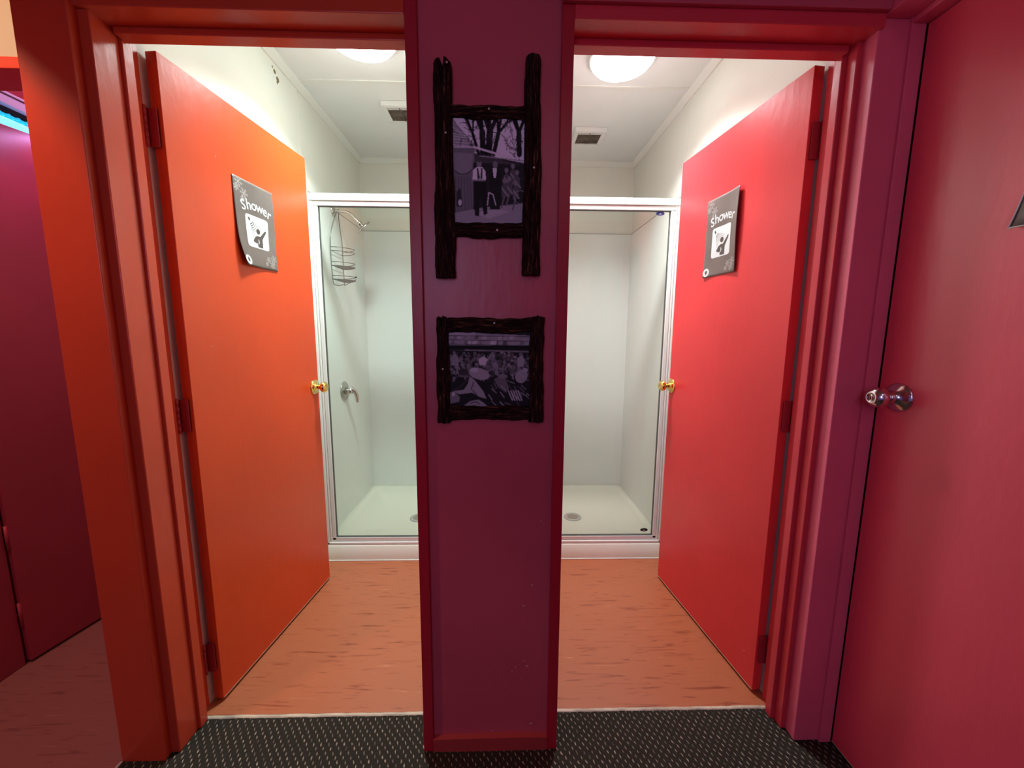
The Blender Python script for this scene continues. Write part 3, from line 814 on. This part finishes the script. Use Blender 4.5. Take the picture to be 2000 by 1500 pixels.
# laminated sign cut by the right edge of the photo, on the closed door
sg = empty('laminated_sign', 'grey-brown laminated sign at right picture edge on closed door', 'sign', (1.011, .762, 1.452))
bm = bmesh.new(); nu, nv = 10, 16
def PS(i, j, o=0):
    u, v = i/nu, j/nv
    k = max(0, 1-u*2.2)**2*max(0, 1-v*3)**1.4
    return Vector((-.0015-.011*k-o, -.21*u + .012*k, .297*v))
g = [[bm.verts.new(PS(i, j)) for i in range(nu+1)] for j in range(nv+1)]
for j in range(nv):
    for i in range(nu): bm.faces.new((g[j][i], g[j][i+1], g[j+1][i+1], g[j+1][i]))
s_ = obj('sheet', bm, 'paper', sg, True); md = s_.modifiers.new('s', 'SOLIDIFY'); md.thickness = .0006
bm = bmesh.new(); g = [[bm.verts.new(PS(i, j, .0008)) for i in range(1, 10)] for j in range(3, 9)]
for j in range(len(g)-1):
    for i in range(len(g[0])-1): bm.faces.new((g[j][i], g[j][i+1], g[j+1][i+1], g[j+1][i]))
obj('panel', bm, 'white', sg, True)
bm = bmesh.new(); tube(bm, [PS(0, j, .0005) for j in range(nv+1)], .0012, 6); o = obj('laminate_edge', bm, 'white', sg, True)
bm = bmesh.new(); tube(bm, [PS(i, 0, .0005) for i in range(nu+1)], .0012, 6); o = obj('laminate_edge', bm, 'white', sg, True)

# ------------------------------------------------------------------ picture frames
def rough_board(name, parent, x0, x1, z0, z1, yb, th, vertical, seed, split=None, bow=0, taper=(0, 0)):
    rnd = random.Random(seed); bm = bmesh.new()
    L = (z1-z0) if vertical else (x1-x0); Wd = (x1-x0) if vertical else (z1-z0)
    n = max(14, int(L/.009)); nc = 8
    ph = [rnd.uniform(0, 6) for _ in range(8)]
    ridge = [rnd.uniform(-1, 1) for _ in range(nc+1)]
    grid = []
    for i in range(n+1):
        t = i/n; row = []
        el = math.sin(t*9+ph[0])*.0014 + math.sin(t*23+ph[1])*.0009 + rnd.uniform(-.0006, .0006) + taper[0]*t
        er = math.sin(t*8+ph[2])*.0014 + math.sin(t*27+ph[3])*.0009 + rnd.uniform(-.0006, .0006) + taper[1]*t
        for j in range(nc+1):
            s = j/nc
            w_ = -Wd/2 + el + (Wd + er - el)*s
            d = th*(.72 + .28*math.sin(math.pi*s)**.5) + ridge[j]*.0017 + rnd.uniform(-.0009, .0009) + .001*math.sin(t*14+j*1.7+ph[4])
            if j in (0, nc): d *= .75
            l = t*L
            if i == n: l += -.004*abs(s-.5)*2 + rnd.uniform(-.0012, .0012)
            if i == 0: l += rnd.uniform(-.0012, .0012)
            if split and t > split[0]:
                k = (t-split[0])/(1-split[0])
                if j == nc//2: d -= th*.75*k
                if i == n: l -= .012*max(0, 1-abs(s-.5)*7)+.006*abs(s-.62)
            row.append((w_, d, l, bow*math.sin(math.pi*t)))
        grid.append(row)
    def co(w_, d, l, b):
        if vertical: return ((x0+x1)/2+w_+b, yb-d, z0+l)
        return (x0+l, yb-d, (z0+z1)/2+w_+b)
    F = [[bm.verts.new(co(*c)) for c in row] for row in grid]
    Bk = [[bm.verts.new(co(c[0], 0, c[2], c[3])) for c in row] for row in grid]
    for i in range(n):
        for j in range(nc):
            bm.faces.new((F[i][j], F[i][j+1], F[i+1][j+1], F[i+1][j])); bm.faces.new((Bk[i][j], Bk[i][j+1], Bk[i+1][j+1], Bk[i+1][j]))
        bm.faces.new((F[i][0], F[i+1][0], Bk[i+1][0], Bk[i][0])); bm.faces.new((F[i][nc], F[i+1][nc], Bk[i+1][nc], Bk[i][nc]))
    for i in (0, n):
        for j in range(nc): bm.faces.new((F[i][j], F[i][j+1], Bk[i][j+1], Bk[i][j]))
    return obj(name, bm, 'wood' if vertical else 'woodh', parent)
def screw(parent, x, z, y=.9855, r=.0033):
    bm = bmesh.new(); lathe(bm, [(-.004, r*.6), (0, r), (.0012, r*.9), (.0018, r*.5), (.0012, 0)], (x, y, z), (0, -1, 0), 14)
    return obj('screw', bm, 'screw', parent, True)

# tiny painter for the two old prints: point grid with a light-tinted tone attribute
class Art:
    def __init__(s, w, h, base, seed):
        s.w, s.h = w, h; s.rng = np.random.RandomState(seed)
        s.u, s.v = np.meshgrid((np.arange(w)+.5)/w, (np.arange(h)+.5)/h)
        s.a = np.full((h, w), base, float)
    def put(s, m, t, k=1): s.a[m] = s.a[m]*(1-k) + t*k
    def poly(s, pts, t, k=1):
        ins = np.zeros_like(s.a, bool); n = len(pts)
        for i in range(n):
            (x0, y0), (x1, y1) = pts[i], pts[(i+1) % n]
            if y0 == y1: continue
            c = ((s.v < y0) != (s.v < y1)) & (s.u < (x1-x0)*(s.v-y0)/(y1-y0)+x0); ins ^= c
        s.put(ins, t, k)
    def ell(s, cx, cy, rx, ry, t, k=1, a=0):
        c, d = math.cos(a), math.sin(a); X = (s.u-cx); Y = (s.v-cy)*s.h/s.w
        x = (X*c+Y*d)/rx; y = (-X*d+Y*c)/(ry*s.h/s.w)
        s.put(x*x+y*y < 1, t, k)
    def line(s, p, q, w_, t, k=1):
        ar = s.h/s.w; px, py = p[0], p[1]*ar; qx, qy = q[0], q[1]*ar
        dx, dy = qx-px, qy-py; L = dx*dx+dy*dy+1e-9
        tt = np.clip(((s.u-px)*dx+(s.v*ar-py)*dy)/L, 0, 1)
        s.put((s.u-px-tt*dx)**2+(s.v*ar-py-tt*dy)**2 < w_*w_, t, k)
    def curve(s, pts, w_, t):
        for p, q in zip(pts, pts[1:]): s.line(p, q, w_, t)
    def mesh(s, name, x0, x1, z0, z1, y, parent):
        b = s.a.copy()
        b = (b + np.roll(b, 1, 0) + np.roll(b, 1, 1) + np.roll(b, -1, 0) + np.roll(b, -1, 1))/5
        b = np.clip(b**1.3*3.6*(1+s.rng.normal(0, .07, b.shape)), .004, .9)
        X = x0+(x1-x0)*s.u; Z = z1-(z1-z0)*s.v
        co = np.stack([X, np.full_like(X, y), Z], -1).reshape(-1, 3)
        idx = np.arange(s.w*s.h).reshape(s.h, s.w)
        f = np.stack([idx[:-1, :-1], idx[1:, :-1], idx[1:, 1:], idx[:-1, 1:]], -1).reshape(-1, 4)
        me = bpy.data.meshes.new(name); me.from_pydata(co.tolist(), [], f.tolist())
        at = me.color_attributes.new('tone', 'FLOAT_COLOR', 'POINT')
        c = b.reshape(-1); at.data.foreach_set('color', np.stack([c*.95, c*.88, c*1.06, np.ones_like(c)], -1).reshape(-1).astype(np.float32))  # grey prints, violet corridor light put into the tones
        me.materials.append(M['print']); o = bpy.data.objects.new(name, me); C.objects.link(o); o.parent = parent
        return o
def tree(A, x, y, a, l, w_, d, t):
    if d == 0 or l < .02: return
    x2, y2 = x+l*math.cos(a), y-l*math.sin(a)
    A.line((x, y), (x2, y2), w_, t)
    for k in range(3 if d > 2 else 2):
        tree(A, x2, y2, a+A.rng.uniform(-.6, .6), l*A.rng.uniform(.6, .85), w_*.62, d-1, t)

f1 = empty('picture_frame', 'tall rough timber frame with long side posts, old photo of men beside a shed', 'picture', (-.03, 1.0135, 1.60), 'rough timber picture frames')
g1 = bpy.data.objects.new('x', None)
FY = 1.0130
rough_board('side_rail', f1, -.168, -.1185, 1.376, 1.872, FY, .026, True, 11, split=(.86, 1), taper=(.005, -.005))
rough_board('side_rail', f1, .0485, .0945, 1.384, 1.884, FY, .025, True, 12, taper=(.004, -.006))
rough_board('cross_rail', f1, -.126, .054, 1.749, 1.778, FY, .019, False, 13, bow=-.002)
rough_board('cross_rail', f1, -.122, .052, 1.477, 1.512, FY, .019, False, 14, bow=-.003)
for x, z in ((-.034, 1.764), (-.014, 1.490)): screw(f1, x, z, .9925)
for x, z in ((-.136, 1.707), (.074, 1.633), (-.131, 1.858)): screw(f1, x, z, .9865)
A1 = Art(170, 244, .05, 3)
A1.poly([(0, 0), (1, 0), (1, .42), (0, .30)], .36)                 # sky
A1.poly([(0, .02), (.40, .34), (0, .27)], .17)                       # roof
for k in range(7): A1.line((0, .10+.027*k), (.08+.05*k, .13+.024*k), .004, .30)
A1.line((.06, .06), (.37, .30), .012, .42)
for (x, w_, a) in ((.42, .040, 1.62), (.50, .045, 1.50), (.57, .028, 1.25), (.93, .035, 1.62), (.36, .02, 2.0)):
    tree(A1, x, .34, a, .20, w_, 7, .01)
for k in range(60):
    x, y = A1.rng.uniform(.05, 1), A1.rng.uniform(0, .32); tree(A1, x, y, A1.rng.uniform(0, 6.2), .05, .004, 3, .03)
A1.poly([(0, .27), (.30, .29), (.30, .55), (.27, .95), (0, .98)], .11)   # wall of tent
A1.poly([(.02, .33), (.28, .34), (.26, .50), (.14, .54), (.02, .51)], .15)
A1.curve([(.02, .50), (.10, .535), (.2, .525), (.28, .48)], .006, .03)
for k in range(6): A1.line((.03+.04*k, .56), (.02+.05*k, .95), .006, .07)
A1.poly([(.04, .70), (.10, .66), (.12, .84), (.04, .84)], .03); A1.ell(.09, .80, .025, .03, .30)
A1.line((.02, .28), (.35, .28), .010, .30)
A1.line((.30, .28), (1, .41), .014, .33); A1.line((.34, .33), (1, .44), .009, .02); A1.line((.38, .36), (1, .40), .008, .18)
A1.poly([(.28, .42), (1, .44), (1, .82), (.28, .86)], .020)         # shade
A1.poly([(0, .90), (.45, .84), (1, .80), (1, 1), (0, 1)], .18)      # ground
A1.poly([(.30, .90), (.6, .85), (.8, .88), (.5, .95)], .22)
# man with folded arms
A1.ell(.365, .43, .038, .035, .13); A1.ell(.365, .40, .042, .018, .05)
A1.poly([(.28, .49), (.33, .465), (.41, .465), (.45, .50), (.46, .58), (.27, .59)], .42)
A1.poly([(.33, .47), (.35, .47), (.38, .57), (.34, .58)], .04); A1.poly([(.39, .47), (.41, .47), (.41, .57), (.38, .58)], .04)
A1.line((.27, .585), (.44, .585), .012, .16)
A1.poly([(.28, .60), (.46, .60), (.48, .90), (.43, .92), (.38, .72), (.36, .93), (.30, .92)], .010)
# second man
A1.ell(.59, .44, .035, .034, .12); A1.poly([(.50, .50), (.56, .47), (.64, .47), (.67, .54), (.66, .86), (.52, .86)], .014)
A1.poly([(.555, .47), (.615, .47), (.60, .56), (.57, .56)], .42)
A1.curve([(.48, .82), (.50, .70), (.56, .72), (.60, .82)], .008, .28)
# sitting group
for x, y in ((.75, .54), (.84, .50), (.90, .56), (.79, .62), (.88, .66), (.72, .64)):
    A1.ell(x, y-.05, .028, .025, .13); A1.poly([(x-.04, y), (x, y-.03), (x+.045, y), (x+.04, y+.10), (x-.04, y+.10)], .07)
    A1.line((x-.03, y+.02), (x+.05, y+.09), .010, .16); A1.line((x, y+.10), (x-.04, y+.20), .012, .10)
for k in range(20):
    t0 = 2*math.pi*k/20; t1 = 2*math.pi*(k+1)/20
    A1.line((.95+.09*math.cos(t0), .74+.063*math.sin(t0)), (.95+.09*math.cos(t1), .74+.063*math.sin(t1)), .005, .16)
A1.mesh('old_photograph', -.1215, .0515, 1.508, 1.754, 1.0065, f1)
cleanup_parent(f1)

f2 = empty('picture_frame', 'squarish rough timber frame with old crowd photo, lower on the pillar', 'picture', (-.03, 1.0135, 1.145), 'rough timber picture frames')
rough_board('side_rail', f2, -.1705, -.1365, 1.005, 1.283, FY, .026, True, 21, split=(.85, 1), taper=(.002, -.003))
rough_board('side_rail', f2, .070, .108, 1.006, 1.283, FY, .024, True, 22, taper=(0, -.002))
rough_board('cross_rail', f2, -.140, .074, 1.240, 1.278, FY, .019, False, 23, bow=-.001)
rough_board('cross_rail', f2, -.140, .072, 1.010, 1.048, FY, .019, False, 24, bow=.001)
screw(f2, -.021, 1.264, .9925); screw(f2, -.152, 1.147, .9860, .0030)
A2 = Art(212, 200, .035, 8)
A2.poly([(0, 0), (1, .05), (1, .19), (0, .18)], .17)
A2.poly([(0, 0), (.32, 0), (.32, .05), (0, .06)], .22)
A2.poly([(.34, .02), (1, .05), (1, 0), (.34, 0)], .02)
for k in range(40):
    x = A2.rng.uniform(0, 1); y = A2.rng.choice([.05, .12]); A2.poly([(x, y), (x+.05, y), (x+.04, y+.05), (x-.01, y+.05)], A2.rng.uniform(.07, .26))
for k in range(3): A2.line((0, .055+.055*k), (1, .065+.058*k), .004, .05)
A2.poly([(0, .18), (1, .18), (1, .235), (0, .235)], .008)
A2.line((.2, .24), (1, .26), .008, .13)
A2.poly([(0, .25), (1, .27), (1, 1), (0, 1)], .015)
for k in range(190):
    x, y = A2.rng.uniform(0, 1), A2.rng.uniform(.27, .52); r = A2.rng.uniform(.010, .022)
    t = A2.rng.uniform(.03, .16); A2.ell(x, y, r, r, t); A2.ell(x+.005, y+.035, r*1.5, r*1.5, A2.rng.uniform(.01, .15))
for k in range(90):
    x, y = A2.rng.uniform(0, 1), A2.rng.uniform(.28, .60); a = A2.rng.uniform(1.1, 2.0)
    A2.line((x, y), (x+.05*math.cos(a), y+.06*math.sin(a)), .004, A2.rng.uniform(.01, .18))
A2.poly([(.36, .36), (.42, .32), (.48, .36), (.44, .44), (.37, .43)], .26); A2.ell(.41, .305, .018, .022, .06)
A2.poly([(.02, .35), (.08, .28), (.12, .34), (.12, .45), (.03, .44)], .15)
A2.poly([(.84, .34), (.90, .30), (.93, .38), (.90, .46), (.84, .44)], .17); A2.ell(.88, .29, .022, .022, .10)
A2.ell(.37, .55, .13, .075, .18, a=.25); A2.ell(.31, .50, .05, .03, .24)
A2.ell(.175, .53, .055, .052, .035); A2.poly([(.12, .565), (.25, .575), (.24, .60), (.12, .59)], .09)
A2.poly([(.25, .58), (.32, .64), (.42, .78), (.46, .88), (.38, .86), (.28, .80), (.12, .82), (.04, .78), (.18, .76), (.23, .68)], .17)
A2.curve([(.04, .78), (.15, .71), (.24, .60)], .012, .03); A2.curve([(.30, .66), (.27, .75), (.34, .83)], .006, .05)
A2.ell(.89, .58, .075, .09, .17, a=.5); A2.ell(.94, .50, .03, .03, .20)
A2.poly([(.55, .62), (.62, .58), (.70, .62), (.74, .74), (.70, .80), (.60, .72)], .09)
A2.ell(.66, .58, .06, .03, .12)
for k in range(26):
    x, y = A2.rng.uniform(.42, 1), A2.rng.uniform(.6, .96); a = A2.rng.uniform(.3, 1.2)
    A2.line((x, y), (x+.08*math.cos(a), y+.08*math.sin(a)), .006, A2.rng.uniform(.05, .20))
for k in range(5): A2.line((.73+.03*k, .77), (.78+.03*k, .90), .007, .22)
A2.poly([(0, .80), (.06, .78), (.13, .86), (.12, .92), (0, .95)], .12); A2.ell(.05, .82, .02, .03, .24)
A2.poly([(.18, .97), (.26, .91), (.36, .89), (.42, .93), (.48, .99), (.2, 1)], .16); A2.curve([(.26, .94), (.33, .92), (.37, .95)], .006, .04)
A2.mesh('old_photograph', -.139, .073, 1.043, 1.243, 1.0065, f2)
cleanup_parent(f2)
